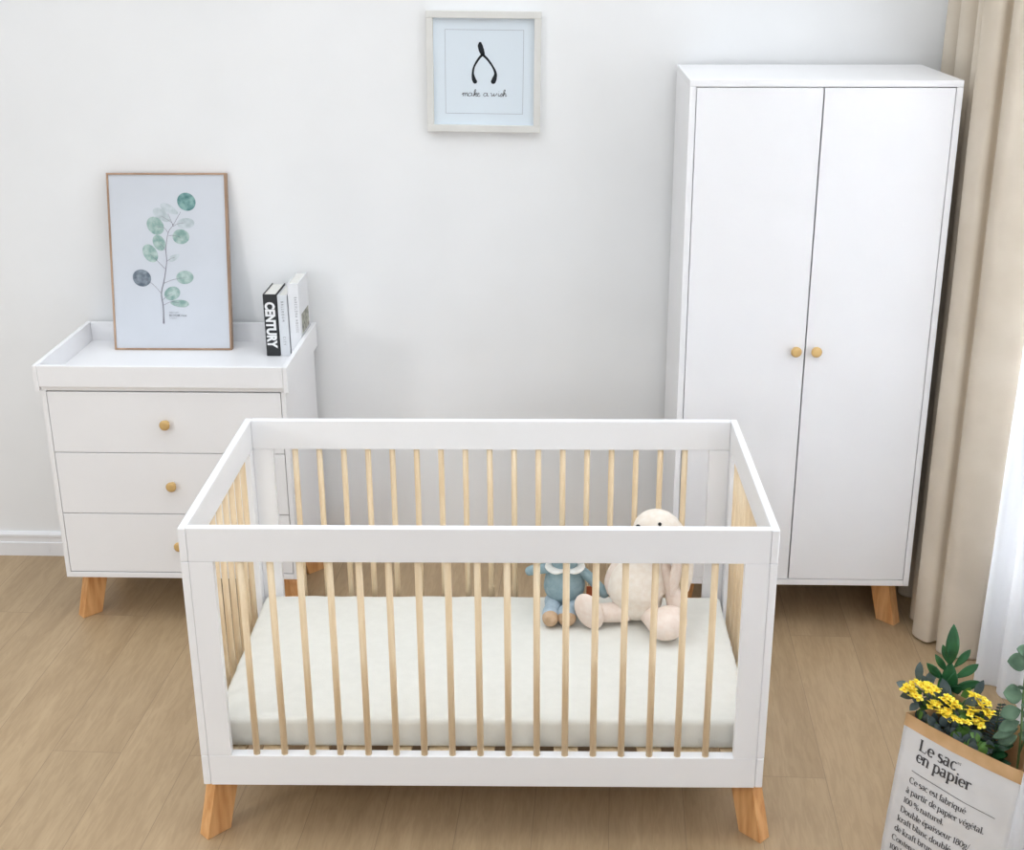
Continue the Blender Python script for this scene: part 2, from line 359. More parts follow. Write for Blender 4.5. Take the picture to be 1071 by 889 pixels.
prof = [(0, 0), (-.014, 0), (-.014, .052), (-.010, .054), (-.010, .072), (-.013, .075), (-.013, .084), (-.006, .093), (0, .093)]
for xa, xb in ((-4, -1.694), (-1.6935, 1.66)):
    A = [b.verts.new((xa, WY+y, z)) for y, z in prof]; B_ = [b.verts.new((xb, WY+y, z)) for y, z in prof]
    for i in range(len(prof)-1): b.faces.new((A[i], B_[i], B_[i+1], A[i+1]))
    b.faces.new(A[::-1]); b.faces.new(B_)
bmesh.ops.recalc_face_normals(b, faces=b.faces)
struct('baseboard_back', b, TRIM)
struct('baseboard_right', boxbm(1.647, 1.66, -4.2, WY-.014, 0, .093), TRIM)

# ------------------------------------------------------------------ splayed legs shared by the three pieces of furniture
def leg_bm(cx, cy, sx, sy, zt, lean=.03):
    """corner (cx, cy) of the foot nearest the room's corner of the piece; sx, sy mirror it"""
    b = BM()
    q = [(0, 0), (-.027, .027), (.021, .077), (.048, .05)]
    bot = [(cx-sx*x, cy-sy*y, 0) for x, y in q]
    top = [(cx-sx*(x*1.04+lean), cy-sy*(y*1.04+lean), zt) for x, y in q]
    hexa(b, bot, top, .002); return b

# ------------------------------------------------------------------ cot
LC, DC, ZT, ZB, RH = .69, .7314, .8713, .173, .0853
crib = thing('baby_crib', 'white baby crib with natural wood spindles and splayed wooden legs on floor', 'crib', (0, 0, 0), .0158)
T = .022
for y0 in (0, DC-T):
    obj('top_rail', boxbm(-LC+.0195, LC-.0195, y0, y0+T, ZT-RH, ZT, bev=.002), LACQ, crib)
    obj('bottom_rail', boxbm(-LC+.0195, LC-.0195, y0-.0 if y0 == 0 else y0-.006, y0+T+.006 if y0 == 0 else y0+T, ZB, ZB+RH, bev=.002), LACQ, crib)
    for s in (-1, 1):
        xa, xb = sorted((s*(LC-.0195), s*(LC-.0755)))
        obj('corner_post', boxbm(xa, xb, y0, y0+T, ZB+RH+.0004, ZT-RH-.0004, bev=.0012), LACQ, crib)
for s in (-1, 1):
    xa, xb = sorted((s*LC, s*(LC-.019)))
    obj('end_top_rail', boxbm(xa, xb, 0, DC, ZT-RH, ZT, bev=.004, seg=3), LACQ, crib)
    obj('end_bottom_rail', boxbm(xa, xb, 0, DC, ZB, ZB+RH, bev=.004, seg=3), LACQ, crib)
    for ya, yb in ((0, .056), (DC-.056, DC)):
        obj('end_post', boxbm(xa, xb, ya, yb, ZB+RH+.0004, ZT-RH-.0004, bev=.0025), LACQ, crib)
b = BM(); lathe(b, [(.0, ZB+RH-.006), (.0082, ZB+RH-.006), (.0082, ZT-RH+.006), (0, ZT-RH+.006)], n=14)
slat = obj('slat', b, WOOD, crib, loc=(-.5535, .011, 0))
first = True
for yy in (.011, DC-.011):
    for k in range(17):
        c = slat if first else copy_obj(slat, crib); first = False
        c.location = (-.5535+k*.0688, yy, 0); c.rotation_euler = (0, 0, k*.7+yy)
for s in (-1, 1):
    for k in range(8):
        c = copy_obj(slat, crib); c.location = (s*(LC-.0095), .056+.0685*(k+1)+.0015*k, 0); c.rotation_euler = (0, 0, k*.9+s)
for sx in (-1, 1):
    for sy in (-1, 1):
        cx = sx*.697; cy = .008 if sy < 0 else DC-.008
        obj('leg', leg_bm(cx, cy, sx, sy, ZB+.001), WOODL, crib)
for k in range(13):
    x = -.62+k*1.24/12
    obj('base_slat', boxbm(x-.03, x+.03, T+.008, DC-T-.008, .232, .247), WOOD, crib)
for yy in (T+.006, DC-T-.026):
    obj('base_rail', boxbm(-LC+.02, LC-.02, yy, yy+.02, .205, .232), LACQ, crib)

# mattress
MZ0, MZ1 = .2500, .335
b = BM(); box(b, -.664, .664, .048, DC-.031, MZ0, MZ1, bev=0)
bmesh.ops.bevel(b, geom=list(b.edges), offset=.014, segments=4, profile=.5, affect='EDGES')
bmesh.ops.subdivide_edges(b, edges=[e for e in b.edges if e.calc_length() > .3], cuts=56, use_grid_fill=True)
bmesh.ops.triangulate(b, faces=[f for f in b.faces if len(f.verts) > 4])
for v in b.verts:
    e = min(.664-abs(v.co.x), v.co.y-.048, DC-.031-v.co.y)
    edge = max(0, 1-e/.06)
    n_ = noise.noise(Vector((v.co.x*22, v.co.y*22, v.co.z*9)))
    n3 = noise.noise(Vector((v.co.x*6+5, v.co.y*30, 3)))
    if v.co.z > MZ0+.01:
        v.co.z += 0.0030*n_*edge + 0.0006*noise.noise(Vector((v.co.x*5, v.co.y*5, 1))) - .004*edge*edge + .0042*n3*max(0, 1-(.664-abs(v.co.x))/.12)
    if e < .012 and MZ0+.008 < v.co.z < MZ1-.004:
        v.co.y += .0018*n_*(1 if v.co.y > .4 else -1)
mt = tag(obj('crib_mattress', b, MATT, None, True), 'white cotton crib mattress lying inside the crib', 'mattress')
mt.rotation_euler = (0, 0, .0158)

# ------------------------------------------------------------------ chest of drawers with changing tray
def knob_bm(r=.0165, l=.026):
    b = BM(); M = Matrix.Rotation(PI/2, 4, 'X')
    lathe(b, [(0, 0), (r*.62, 0), (r*.5, l*.35), (r*.62, l*.5), (r*.95, l*.62), (r, l*.8), (r*.9, l*.95), (r*.6, l), (0, l*1.01)], M, 24); return b
X0, X1, YF, YB = -1.4324, -.668, 1.097, 1.578
Z0, ZTOP = .171, .836
ch = thing('changing_table_dresser', 'white three-drawer dresser with raised tray top and wooden legs against wall', 'dresser')
obj('side_panel', boxbm(X0, X0+.0145, YF, YB, Z0, ZTOP-.018), LACQ, ch)
obj('side_panel', boxbm(X1-.0145, X1, YF, YB, Z0, ZTOP-.018), LACQ, ch)
obj('bottom_panel', boxbm(X0+.0145, X1-.0145, YF, YB, Z0, Z0+.0185), LACQ, ch)
obj('top_panel', boxbm(X0, X1, YF, YB, ZTOP-.0175, ZTOP), LACQ, ch)
obj('back_panel', boxbm(X0+.015, X1-.015, YB-.008, YB, Z0+.019, ZTOP-.018, bev=0), LACQ, ch)
zs = [.8155, .611, .4005, .1915]
for i in range(3):
    d = BM(); box(d, X0+.0165, X1-.0165, YF+.0005, YF+.0185, zs[i+1]+.0015, zs[i]-.0015, bev=.001)
    dr = obj('drawer', d, LACQ, ch)
    d = BM(); box(d, X0+.03, X1-.03, YF+.02, YB-.05, zs[i+1]+.015, zs[i]-.03, bev=0); obj('drawer_box', d, WOOD, dr)
    obj('knob', knob_bm(), KNOB, dr, loc=((-1.05, -1.05, -1.045)[i], YF+.0005, (.712, .503, .293)[i]))
TX0, TX1, TY0, TY1 = -1.4472, -.6562, 1.0865, 1.5885
for xa, xb in ((TX0, TX0+.0145), (TX1-.0145, TX1)):
    obj('tray_side', boxbm(xa, xb, TY0, TY1, .8185, .9015, bev=.0015), LACQ, ch)
obj('tray_front', boxbm(TX0+.015, TX1-.015, TY0+.0005, TY0+.0155, ZTOP-.003, .9013), LACQ, ch)
obj('tray_back', boxbm(TX0+.015, TX1-.015, TY1-.015, TY1, ZTOP-.003, .9013), LACQ, ch)
for cx, cy, sx, sy in ((-1.409, 1.128, -1, -1), (-.691, 1.128, 1, -1), (-1.409, 1.545, -1, 1), (-.691, 1.545, 1, 1)):
    obj('leg', leg_bm(cx, cy, sx, sy, Z0+.001), WOODL, ch)

# ------------------------------------------------------------------ wardrobe
X0, X1, YF, YB, Z0, Z1 = .5429, 1.3112, 1.1054, 1.5875, .1676, 1.7564
wd = thing('wardrobe', 'tall white two-door wardrobe with small round wooden knobs beside curtain', 'wardrobe')
obj('side_panel', boxbm(X0, X0+.0185, YF, YB, Z0, Z1-.0182), LACQ, wd)
obj('side_panel', boxbm(X1-.0185, X1, YF, YB, Z0, Z1-.0182), LACQ, wd)
obj('top_panel', boxbm(X0, X1, YF, YB, Z1-.018, Z1), LACQ, wd)
obj('bottom_panel', boxbm(X0+.0187, X1-.0187, YF, YB, Z0, Z0+.02), LACQ, wd)
obj('back_panel', boxbm(X0+.019, X1-.019, YB-.008, YB, Z0+.02, Z1-.019, bev=0), LACQ, wd)
obj('shelf', boxbm(X0+.019, X1-.019, YF+.03, YB-.009, 1.45, 1.468), LACQ, wd)
for xa, xb, xk in ((X0+.0205, .9205, .893), (.9245, X1-.0205, .954)):
    dd = obj('door', boxbm(xa, xb, YF+.0005, YF+.0185, Z0+.0225, Z1-.0205, bev=.001), LACQ, wd)
    obj('knob', knob_bm(.0165, .027), KNOB, dd, loc=(xk, YF+.0005, .962))
for cx, cy, sx, sy in ((X0+.023, 1.143, -1, -1), (X1-.023, 1.143, 1, -1), (X0+.023, 1.55, -1, 1), (X1-.023, 1.55, 1, 1)):
    obj('leg', leg_bm(cx, cy, sx, sy, Z0+.001), WOODL, wd)

# ------------------------------------------------------------------ curtains
def drape(name, path, z0, z1, material, top_shift, step=.012, hem=True):
    """path: plan polyline; folds come from the path itself; resampled with Catmull-Rom"""
    P = [Vector(p) for p in path]; P = [P[0]*2-P[1]]+P+[P[-1]*2-P[-2]]
    pts = []
    for i in range(1, len(P)-2):
        a, b_, c, d = P[i-1:i+3]; n = max(3, int((c-b_).length/step))
        for s in range(n):
            t = s/n; pts.append(.5*((2*b_)+(c-a)*t+(2*a-5*b_+4*c-d)*t*t+(3*b_-a-3*c+d)*t**3))
    pts.append(P[-2])
    zz = [z0+(z1-z0)*(k/28) for k in range(29)]
    if hem: zz = zz[:1]+[z0+.004, z0+.03]+zz[1:]
    b = BM(); g = []
    for z in zz:
        t = (z-z0)/(z1-z0); row = []
        for i, p in enumerate(pts):
            q = p + Vector(top_shift(i/len(pts)))*t
            jit = .004*noise.noise(Vector((p.x*9, p.y*9, z*2.2)))
            row.append(b.verts.new((q.x+jit, q.y+jit, z + (.006*noise.noise(Vector((p.x*5, p.y*5, 0))) if z < z0+.05 else 0))))
        g.append(row)
    for a, c in zip(g, g[1:]):
        for k in range(len(a)-1): b.faces.new((a[k], a[k+1], c[k+1], c[k]))
    return solidify(obj(name, b, material, None, True), .0016)
beige = [(1.455, 1.585), (1.40, 1.565), (1.36, 1.53), (1.375, 1.49), (1.43, 1.47), (1.445, 1.43), (1.39, 1.40), (1.355, 1.37), (1.37, 1.33), (1.44, 1.31), (1.455, 1.27), (1.40, 1.24),
         (1.355, 1.20), (1.36, 1.165), (1.42, 1.155), (1.44, 1.13), (1.39, 1.115), (1.343, 1.10), (1.336, 1.07), (1.352, 1.035), (1.372, 1.022), (1.40, 1.035), (1.402, 1.01), (1.385, .985),
         (1.395, .955), (1.435, .935), (1.485, .925), (1.505, .935), (1.53, .965), (1.545, 1.0)]
cu = drape('beige_curtain', beige, .008, 2.45, CURT, lambda f: (.045*max(0, (f-.84)/.16), 0))
tag(cu, 'beige floor-length curtain hanging in folds beside the wardrobe', 'curtain')
sheer = [(1.60, 1.30), (1.595, 1.15), (1.585, 1.0), (1.56, .90), (1.51, .86), (1.475, .835), (1.452, .80), (1.458, .775), (1.49, .77), (1.515, .755), (1.50, .735), (1.505, .70), (1.535, .68), (1.53, .62), (1.505, .57), (1.50, .52), (1.525, .47), (1.53, .42), (1.505, .35), (1.495, .28), (1.515, .21), (1.53, .14),
         (1.505, .06), (1.495, -.02), (1.515, -.10), (1.53, -.2), (1.505, -.3), (1.50, -.4), (1.53, -.5), (1.505, -.6), (1.53, -.72), (1.505, -.85), (1.53, -1.0), (1.51, -1.15)]
cs = drape('sheer_curtain', sheer, .008, 2.45, SHEER, lambda f: (.03*max(0, 1-abs(f-.2)*6), 0), .02)
tag(cs, 'white sheer voile curtain hanging behind the paper bag of plants', 'curtain')

# ------------------------------------------------------------------ wishbone picture on the wall
wp = thing('framed_wishbone_picture', 'square cream-framed wishbone picture hanging high on the wall', 'picture', (-.0705, WY-.0005, 1.731))
wp.rotation_euler = (0, math.radians(.7), 0)
HW, HH, BW, FD = .182, .187, .0215, .026
for x0, x1, z0, z1 in ((-HW, HW, HH-BW, HH), (-HW, HW, -HH, -HH+BW), (-HW, -HW+BW, -HH+BW, HH-BW), (HW-BW, HW, -HH+BW, HH-BW)):
    obj('frame_side', boxbm(x0, x1, -FD, 0, z0, z1), FRAMEC, wp)
b = BM(); Yp = -.010
def onp(x, y, d=0): return (x, Yp-d, y)
box(b, -HW+BW, HW-BW, Yp, -.001, -HH+BW, HH-BW, bev=0)
# picture coordinates from a 127-px wide print: centre 0, half-width .16
K = .3205/(825-200)
def pc(px, py): return ((px-512)*K, (445-py)*K)
def wl(px, w_): ribbon(b, [pc(*p) for p in px], w_, lambda x, y: onp(x, y, .0003), 2)
for l in (((272, 192), (760, 192)), ((272, 698), (756, 698)), ((272, 192), (272, 698)), ((759, 192), (756, 698))): wl(l, .0010)
def smooth_pts(P, n=6):
    P = [Vector(p) for p in P]; P = [P[0]*2-P[1]]+P+[P[-1]*2-P[-2]]; out = []
    for i in range(1, len(P)-2):
        a, b_, c, d = P[i-1:i+3]
        for s in range(n):
            t = s/n; out.append(tuple(.5*((2*b_)+(c-a)*t+(2*a-5*b_+4*c-d)*t*t+(3*b_-a-3*c+d)*t**3)))
    return out+[tuple(P[-2])]
def interp(W_, n):
    out = []
    for a, c in zip(W_, W_[1:]): out += [a+(c-a)*s/n for s in range(n)]
    return out+[W_[-1]]
for pts, wds in (([(490, 264), (490, 285), (497, 312), (505, 333), (508, 345)], [.006, .016, .017, .014, .011]),
                 ([(504, 338), (478, 368), (452, 412), (444, 452), (449, 485), (458, 505), (461, 514)], [.008, .007, .006, .007, .0125, .0135, .006]),
                 ([(504, 338), (536, 368), (568, 412), (585, 452), (578, 485), (570, 505), (567, 515)], [.008, .007, .006, .0085, .015, .015, .006])):
    ribbon(b, smooth_pts([pc(*p) for p in pts], 5), interp(wds, 5), lambda x, y: onp(x, y, .0006), 1)
# cursive lettering "make a wish"
def script(strokes, ox):
    for st in strokes:
        P_ = smooth_pts([pc(ox+px, 592-py) for px, py in st], 4)
        ribbon(b, P_, .0017, lambda x, y: onp(x, y, .0006), 3)
script([[(0, 8), (8, 20), (10, 8), (6, 0)], [(8, 8), (18, 21), (22, 12), (18, 0)], [(20, 9), (32, 21), (36, 12), (34, 2), (42, 4)]], 374)
script([[(24, 19), (10, 20), (2, 8), (10, 0), (22, 8), (26, 20), (24, 4), (34, 4)]], 412)
script([[(0, 2), (12, 26), (16, 40), (8, 36), (4, 0)], [(6, 10), (18, 21), (20, 14), (8, 11), (18, 1), (26, 3)]], 446)
script([[(2, 8), (14, 14), (12, 21), (2, 14), (4, 2), (14, 0), (22, 6)]], 468)
script([[(24, 19), (10, 20), (2, 8), (10, 0), (22, 8), (26, 20), (24, 4), (34, 4)]], 508)
script([[(0, 20), (8, 18), (8, 2), (20, 10), (24, 20), (22, 3), (36, 10), (40, 21)]], 553)
script([[(0, 20), (2, 3), (10, 4)], [(4, 29), (5, 31)]], 602)
script([[(0, 4), (12, 20), (14, 6), (6, 0), (0, 3)]], 613)
script([[(0, 2), (12, 26), (16, 40), (8, 36), (4, 0)], [(5, 6), (16, 20), (20, 12), (18, 2), (26, 4)]], 630)
obj('print', b, [MATBOARD, BLACKINK, GREYINK, INK], wp)

# ------------------------------------------------------------------ leaning botanical print
AW, AH, AD = .3955, .585, .028
tilt = math.atan2(.112, .574)
ap = thing('framed_leaf_print', 'wood-framed eucalyptus leaf print leaning on the wall atop the dresser', 'picture', (-1.1205, 1.466, ZTOP+.0012))
ap.rotation_euler = (-tilt, 0, .012)
FB = .0062
for x0, x1, z0, z1 in ((-AW/2, AW/2, AH-FB, AH), (-AW/2, AW/2, 0, FB), (-AW/2, -AW/2+FB, FB, AH-FB), (AW/2-FB, AW/2, FB, AH-FB)):
    obj('frame_side', boxbm(x0, x1, 0, AD, z0, z1, bev=.001), FRAMEW, ap)
b = BM(); box(b, -AW/2+FB, AW/2-FB, .004, AD-.004, FB, AH-FB, bev=0)
IW, IH = AW-2*FB, AH-2*FB
def av(px, py):
    v = (py-55)/772.; l = 57+36*v; r = 560+26*v
    return (-IW/2+IW*(px-l)/(r-l), FB+IH*(1-v))
lay = [0]
def flat(d): return lambda x, y: (x, .004-d, y)
def leafp(cx, cy, ra, rb, ang, mi, tipx=0):
    lay[0] += 1; c = av(cx, cy); s = IW/503
    pts = []
    for k in range(28):
        t = 2*PI*k/28; x = ra*math.cos(t); y = rb*math.sin(t)*(1-tipx*math.cos(t))
        a = math.radians(ang); pts.append((c[0]+s*(x*math.cos(a)-y*math.sin(a)), c[1]+s*(x*math.sin(a)+y*math.cos(a))))
    poly(b, pts, flat(.0003+.00003*lay[0]), mi)
def stemp(P_, w0, w1):
    q = smooth_pts([av(*p) for p in P_], 5); n = len(q)
    ribbon(b, q, [(w0+(w1-w0)*i/(n-1)) for i in range(n)], flat(.0012), 5)
for a in ((397, 173, 38, 41, 60, 1), (322, 205, 42, 17, -28, 4, .2), (290, 232, 44, 22, -35, 4, .2), (394, 268, 38, 23, 5, 4), (262, 279, 42, 34, -50, 2), (373, 327, 37, 32, 0, 2), (278, 354, 36, 26, -65, 2),
          (240, 401, 42, 30, -60, 2), (343, 420, 29, 12, 28, 4, .3), (203, 511, 41, 37, -20, 3), (390, 508, 38, 29, 5, 2), (335, 580, 36, 29, 25, 2), (367, 625, 41, 16, -4, 2, -.2)): leafp(*a)
stemp([(298, 712), (296, 640), (288, 580), (300, 520), (311, 440), (308, 380), (318, 310), (340, 275), (372, 218)], .0034, .0011)
for P_ in ([(318, 310), (300, 288), (268, 283)], [(320, 322), (345, 322), (372, 330)], [(306, 388), (296, 372), (284, 358)], [(304, 470), (268, 432), (240, 405)], [(312, 436), (330, 424), (346, 419)],
           [(288, 580), (252, 540), (212, 514)], [(297, 535), (340, 518), (388, 510)], [(293, 610), (312, 592), (335, 582)], [(298, 632), (330, 618), (365, 622)], [(338, 280), (335, 268), (318, 225)], [(340, 276), (330, 262), (288, 235)], [(338, 282), (360, 270), (386, 266)]):
    stemp(P_, .0013, .0009)
ribbon(b, [av(297, 672), av(298, 716)], [.0028, .006], flat(.0013), 5)
for i, (tx, y, sz, bo) in enumerate((('FRESH LEAF', 668, .0058, 0), ('BLOOM rose', 683, .0098, .0002), ('eucalyptus', 693, .0056, 0))):
    ox, oy = av(322, y); font_text(b, tx, (lambda ox, oy: (lambda x, y: (ox+x, .0025, oy+y)))(ox, oy), sz, 1, bo, 1.1, 6)
obj('print', b, [PRINTP]+INKL+[GREYINK], ap)

# ------------------------------------------------------------------ books
def book(label, x0, x1, y0, y1, h, cover, rot, text, tcol, tsz, sx, bold, space, zoff, mid, name='book'):
    t = thing(name, label, 'book', ((x0+x1)/2, y0, ZTOP+.0006), rot, 'books standing on the dresser')
    hw = (x1-x0)/2; d = y1-y0; c = .0025
    b = BM(); box(b, -hw, -hw+c, 0, d, 0, h, bev=.0006); box(b, hw-c, hw, 0, d, 0, h, bev=.0006); box(b, -hw, hw, -.0015, c, 0, h, bev=.0012)
    obj('cover', b, cover, t)
    obj('page_block', boxbm(-hw+c, hw-c, c, d-.004, .003, h-.004, bev=0), PAGES, t)
    for tx, z in text:
        b = BM(); font_text(b, tx, (lambda z: (lambda x, y: (mid+y-tsz*.36, -.0019, z-x)))(z), tsz, sx, bold, space)
        obj('lettering', b, tcol, t)
    return t, hw, d
book('black-spined book with large white capital letters, standing on the dresser', -.791, -.747, 1.41, 1.56, .210, COVERB, .0, [('CENTURY', .184)], WHITEINK, .0425, .80, .0022, 1.0, 0, 0)
book('pale grey book standing between the black and the tall white book', -.7445, -.7125, 1.412, 1.562, .206, COVERG, 0, [('BALLROOM', .186), ('CITY', .066)], INK, .0118, .66, 0, 2.0, 0, 0)
bk, hw, d = book('tallest white book with a small photo on its side cover, on the dresser', -.7095, -.6735, 1.415, 1.57, .245, COVERW, 0, [('BARCELONA HOUSES', .20)], INK, .0115, .60, 0, 2.0, 0, .007)
b = BM(); v = [b.verts.new((hw+.0004, y, z)) for y, z in ((.022, .068), (.140, .068), (.140, .136), (.022, .136))]; b.faces.new(v)
obj('cover_photo', b, PHOTOG, bk)

# ------------------------------------------------------------------ soft toys on the mattress
MT = MZ1
def part(name, fn, m_, parent):
    b = BM(); fn(b); return obj(name, b, m_, parent, True)
bt = thing('plush_toy', 'small dusty-blue plush toy with white collar sitting on the mattress', 'soft toy', (.2, .60, MT+.0015), .05, 'soft toys in the crib')
part('body', lambda b: sweep(b, [(0, .015, .036), (0, .012, .07), (0, .006, .105), (0, 0, .137), (0, -.002, .155)], [.044, .058, .055, .042, .034], 24), BLUE, bt)
hd = part('head', lambda b: ellip(b, (0, -.004, .207), (.056, .05, .047), n=24), BLUE, bt)
part('muzzle', lambda b: ellip(b, (0, -.042, .204), (.028, .02, .02)), LBLUE, hd)
for s in (-1, 1):
    part('eye', lambda b: ellip(b, (s*.022, -.045, .222), (.005, .004, .006), n=12), EYE, hd)
    part('ear', lambda b: ellip(b, (s*.052, .006, .230), (.018, .010, .020), (0, s*.5, 0)), BLUE, hd)
    part('collar', lambda b: sweep(b, [(s*.004, -.034, .147), (s*.026, -.033, .144), (s*.044, -.016, .148), (s*.040, .016, .152)], [.010, .0155, .013, .009], 16, .45), COLLARM, bt)
part('nose', lambda b: ellip(b, (0, -.062, .208), (.007, .005, .005), n=12), EYE, hd)
part('arm', lambda b: sweep(b, [(-.035, 0, .138), (-.064, -.006, .139), (-.090, -.012, .138), (-.100, -.014, .136)], [.015, .0145, .0145, .013], 16), BLUE, bt)
part('arm', lambda b: sweep(b, [(.034, 0, .138), (.066, -.008, .115), (.096, -.018, .085), (.112, -.022, .068)], [.015, .0145, .0145, .015], 16), BLUE, bt)
for xa, xb, r in ((-.034, -.042, .023), (.024, .004, .026)):
    lg = part('leg', lambda b: sweep(b, [(xa, .0, .034), (xa, -.035, .032), (xb, -.064, .030), (xb, -.078, .032)], [.023, .023, r, r], 18), LBLUE, bt)
    part('sole', lambda b: ellip(b, (xb-.001, -.083, .026), (r, .025, .0255), (.35, 0, 0)), TAN, lg)
part('tag', lambda b: box(b, .062, .098, .000, .003, .036, .078, bev=.001), REDT, bt)

cb = thing('plush_bunny', 'cream plush bunny with long drooping ears sitting near the crib corner', 'soft toy', (.405, .556, MT+.0015), -.05, 'soft toys in the crib')
part('body', lambda b: sweep(b, [(-.002, .012, .066), (-.004, .012, .098), (.0, .010, .138), (.012, .008, .178), (.03, .004, .215)], [.072, .085, .079, .062, .048], 28), CREAM, cb)
hd = part('head', lambda b: (ellip(b, (.046, -.002, .278), (.066, .062, .060), (0, .15, 0), n=28)), CREAM, cb)
part('muzzle', lambda b: ellip(b, (.0, -.046, .262), (.036, .030, .030), (0, 0, .5)), CREAM, hd)
part('nose', lambda b: ellip(b, (-.025, -.058, .276), (.010, .006, .0055), (0, .1, .4), 14), EYE, hd)
part('eye', lambda b: ellip(b, (.052, -.050, .320), (.005, .004, .0055), n=12), EYE, hd)
part('eye', lambda b: ellip(b, (-.006, -.038, .306), (.007, .005, .0055), n=12), EYE, hd)
part('ear', lambda b: sweep(b, [(.088, .004, .300), (.106, -.004, .262), (.108, -.016, .205), (.100, -.024, .150), (.096, -.026, .112)], [.016, .023, .028, .030, .022], 18, .42), PINKP, hd)
part('ear', lambda b: sweep(b, [(.098, .02, .298), (.124, .022, .252), (.136, .016, .20), (.137, .006, .145), (.134, .0, .112)], [.018, .026, .031, .031, .022], 18, .42), CREAM, hd)
part('arm', lambda b: sweep(b, [(-.038, -.0, .190), (-.062, .004, .155), (-.074, .004, .115), (-.070, -.002, .09)], [.018, .02, .021, .018], 18), PINKP, cb)
part('arm', lambda b: sweep(b, [(.06, .0, .190), (.082, -.004, .140), (.098, -.014, .085), (.104, -.020, .052)], [.018, .021, .023, .022], 18), PINKP, cb)
lg = part('leg', lambda b: sweep(b, [(-.035, -.02, .036), (-.075, -.028, .035), (-.105, -.034, .036), (-.118, -.042, .040)], [.030, .028, .027, .03], 18), PINKP, cb)
part('foot', lambda b: ellip(b, (-.134, -.056, .051), (.038, .026, .057), (.12, -.42, -.25), 24), PINKP, lg)
lg = part('leg', lambda b: sweep(b, [(.03, -.02, .04), (.042, -.055, .036), (.052, -.08, .032)], [.032, .028, .027], 18), PINKP, cb)
part('foot', lambda b: ellip(b, (.082, -.092, .044), (.052, .066, .043), (0, -.08, -.35), 24), PINKP, lg)

# ------------------------------------------------------------------ paper bag with plants
A = Vector((1.009, -.028, 0)); E_ = Vector((.656, -.755, 0)); NN = Vector((.755, .656, 0)); BWD, BDP, BH = .305, .16, .42
def face(u, z, off=0):
    """front face: u along the bag, z height; leans slightly and bulges a little"""
    t = 1-z/BH
    k = u/BWD
    bul = .012*math.sin(PI*min(max(k, 0), 1))*math.sin(PI*min(max(z/BH, 0), 1)**.8) + .003*math.sin(9*z+3*k)*t
    cr = .0022*noise.noise(Vector((u*14, z*26, 2)))
    p = A + E_*(u-.022*t) - NN*(bul+cr+off+.012*t)
    return (p.x, p.y, z + (-.006*math.sin(PI*k)*(z/BH)**4))
bag = thing('paper_bag', 'white paper bag with kraft rim and French lettering, holding plants, beside curtain', 'bag')
def side_pt(end, s, z):
    """gusset: s 0 front .. 1 back"""
    f = Vector(face(0 if end == 0 else BWD, z)); t = 1-z/BH
    back = A + E_*((0 if end == 0 else BWD)-.022*t) + NN*(BDP+.012*t); back.z = z
    p = f.lerp(back, s); dep = .042*(1-abs(2*s-1))*(.25+.75*z/BH)
    return p + E_*(dep if end == 0 else -dep)
def back_pt(k, z):
    p = side_pt(0, 1, z).lerp(side_pt(1, 1, z), k); return p + NN*.008*math.sin(PI*k)*math.sin(PI*z/BH)
NU, NZ = 22, 30
zr = [BH*i/NZ for i in range(NZ+1)]
ring = lambda z: [Vector(face(BWD*i/NU, z)) for i in range(NU)] + [side_pt(1, i/8, z) for i in range(8)] + [back_pt(1-i/NU, z) for i in range(NU)] + [side_pt(0, 1-i/8, z) for i in range(8)]
def shell(zs_, off):
    b = BM(); rows = []
    for z in zs_:
        R = ring(z); c = sum(R, Vector())/len(R)
        rows.append([b.verts.new(p + Vector(((p-c).x, (p-c).y, 0)).normalized()*off) for p in R])
    n = len(rows[0])
    for a, c in zip(rows, rows[1:]):
        for k in range(n): b.faces.new((a[k], a[(k+1) % n], c[(k+1) % n], c[k]))
    return b, rows
b, rows = shell([z for z in zr if z < .386]+[.386], 0); b.faces.new(rows[0][::-1])
for f in b.faces: f.material_index = 0
obj('paper_body', b, PAPERW, bag, True)
b, rows = shell([.386, .392, .40, .41, .42], .0009)
obj('kraft_rim', b, KRAFT, bag, True)
b, rows = shell([z for z in zr if .02 < z < .41]+[.4195], -.0018); b.faces.new(rows[0][::-1])
obj('kraft_lining', b, KRAFT, bag, True)
b = BM(); ink = lambda x, y: face(x, y, .0011)
write(b, 'Le sac', .049, .3435, .0222, ink, 1.2, -.02)
write(b, 'en papier', .048, .3120, .0215, ink, 1.2, -.04)
write(b, 'n1', .1525, .3625, .0055, ink, 1.0)
ribbon(b, [(.045+.222*i/16, .2835-.010*i/16) for i in range(17)], .0016, ink)
zl = .2495
for i, s in enumerate(('Ce sac est fabriqué', 'à partir de papier végétal.', '100 % naturel.', 'Double épaisseur 180g/', 'kraft blanc doublé', 'de kraft brun.', 'Contenance', '100 l.')):
    write(b, s, (.044-.003*i), zl-.0294*i, .0115, ink, 1.12, -.06)
obj('lettering', b, INK, bag)

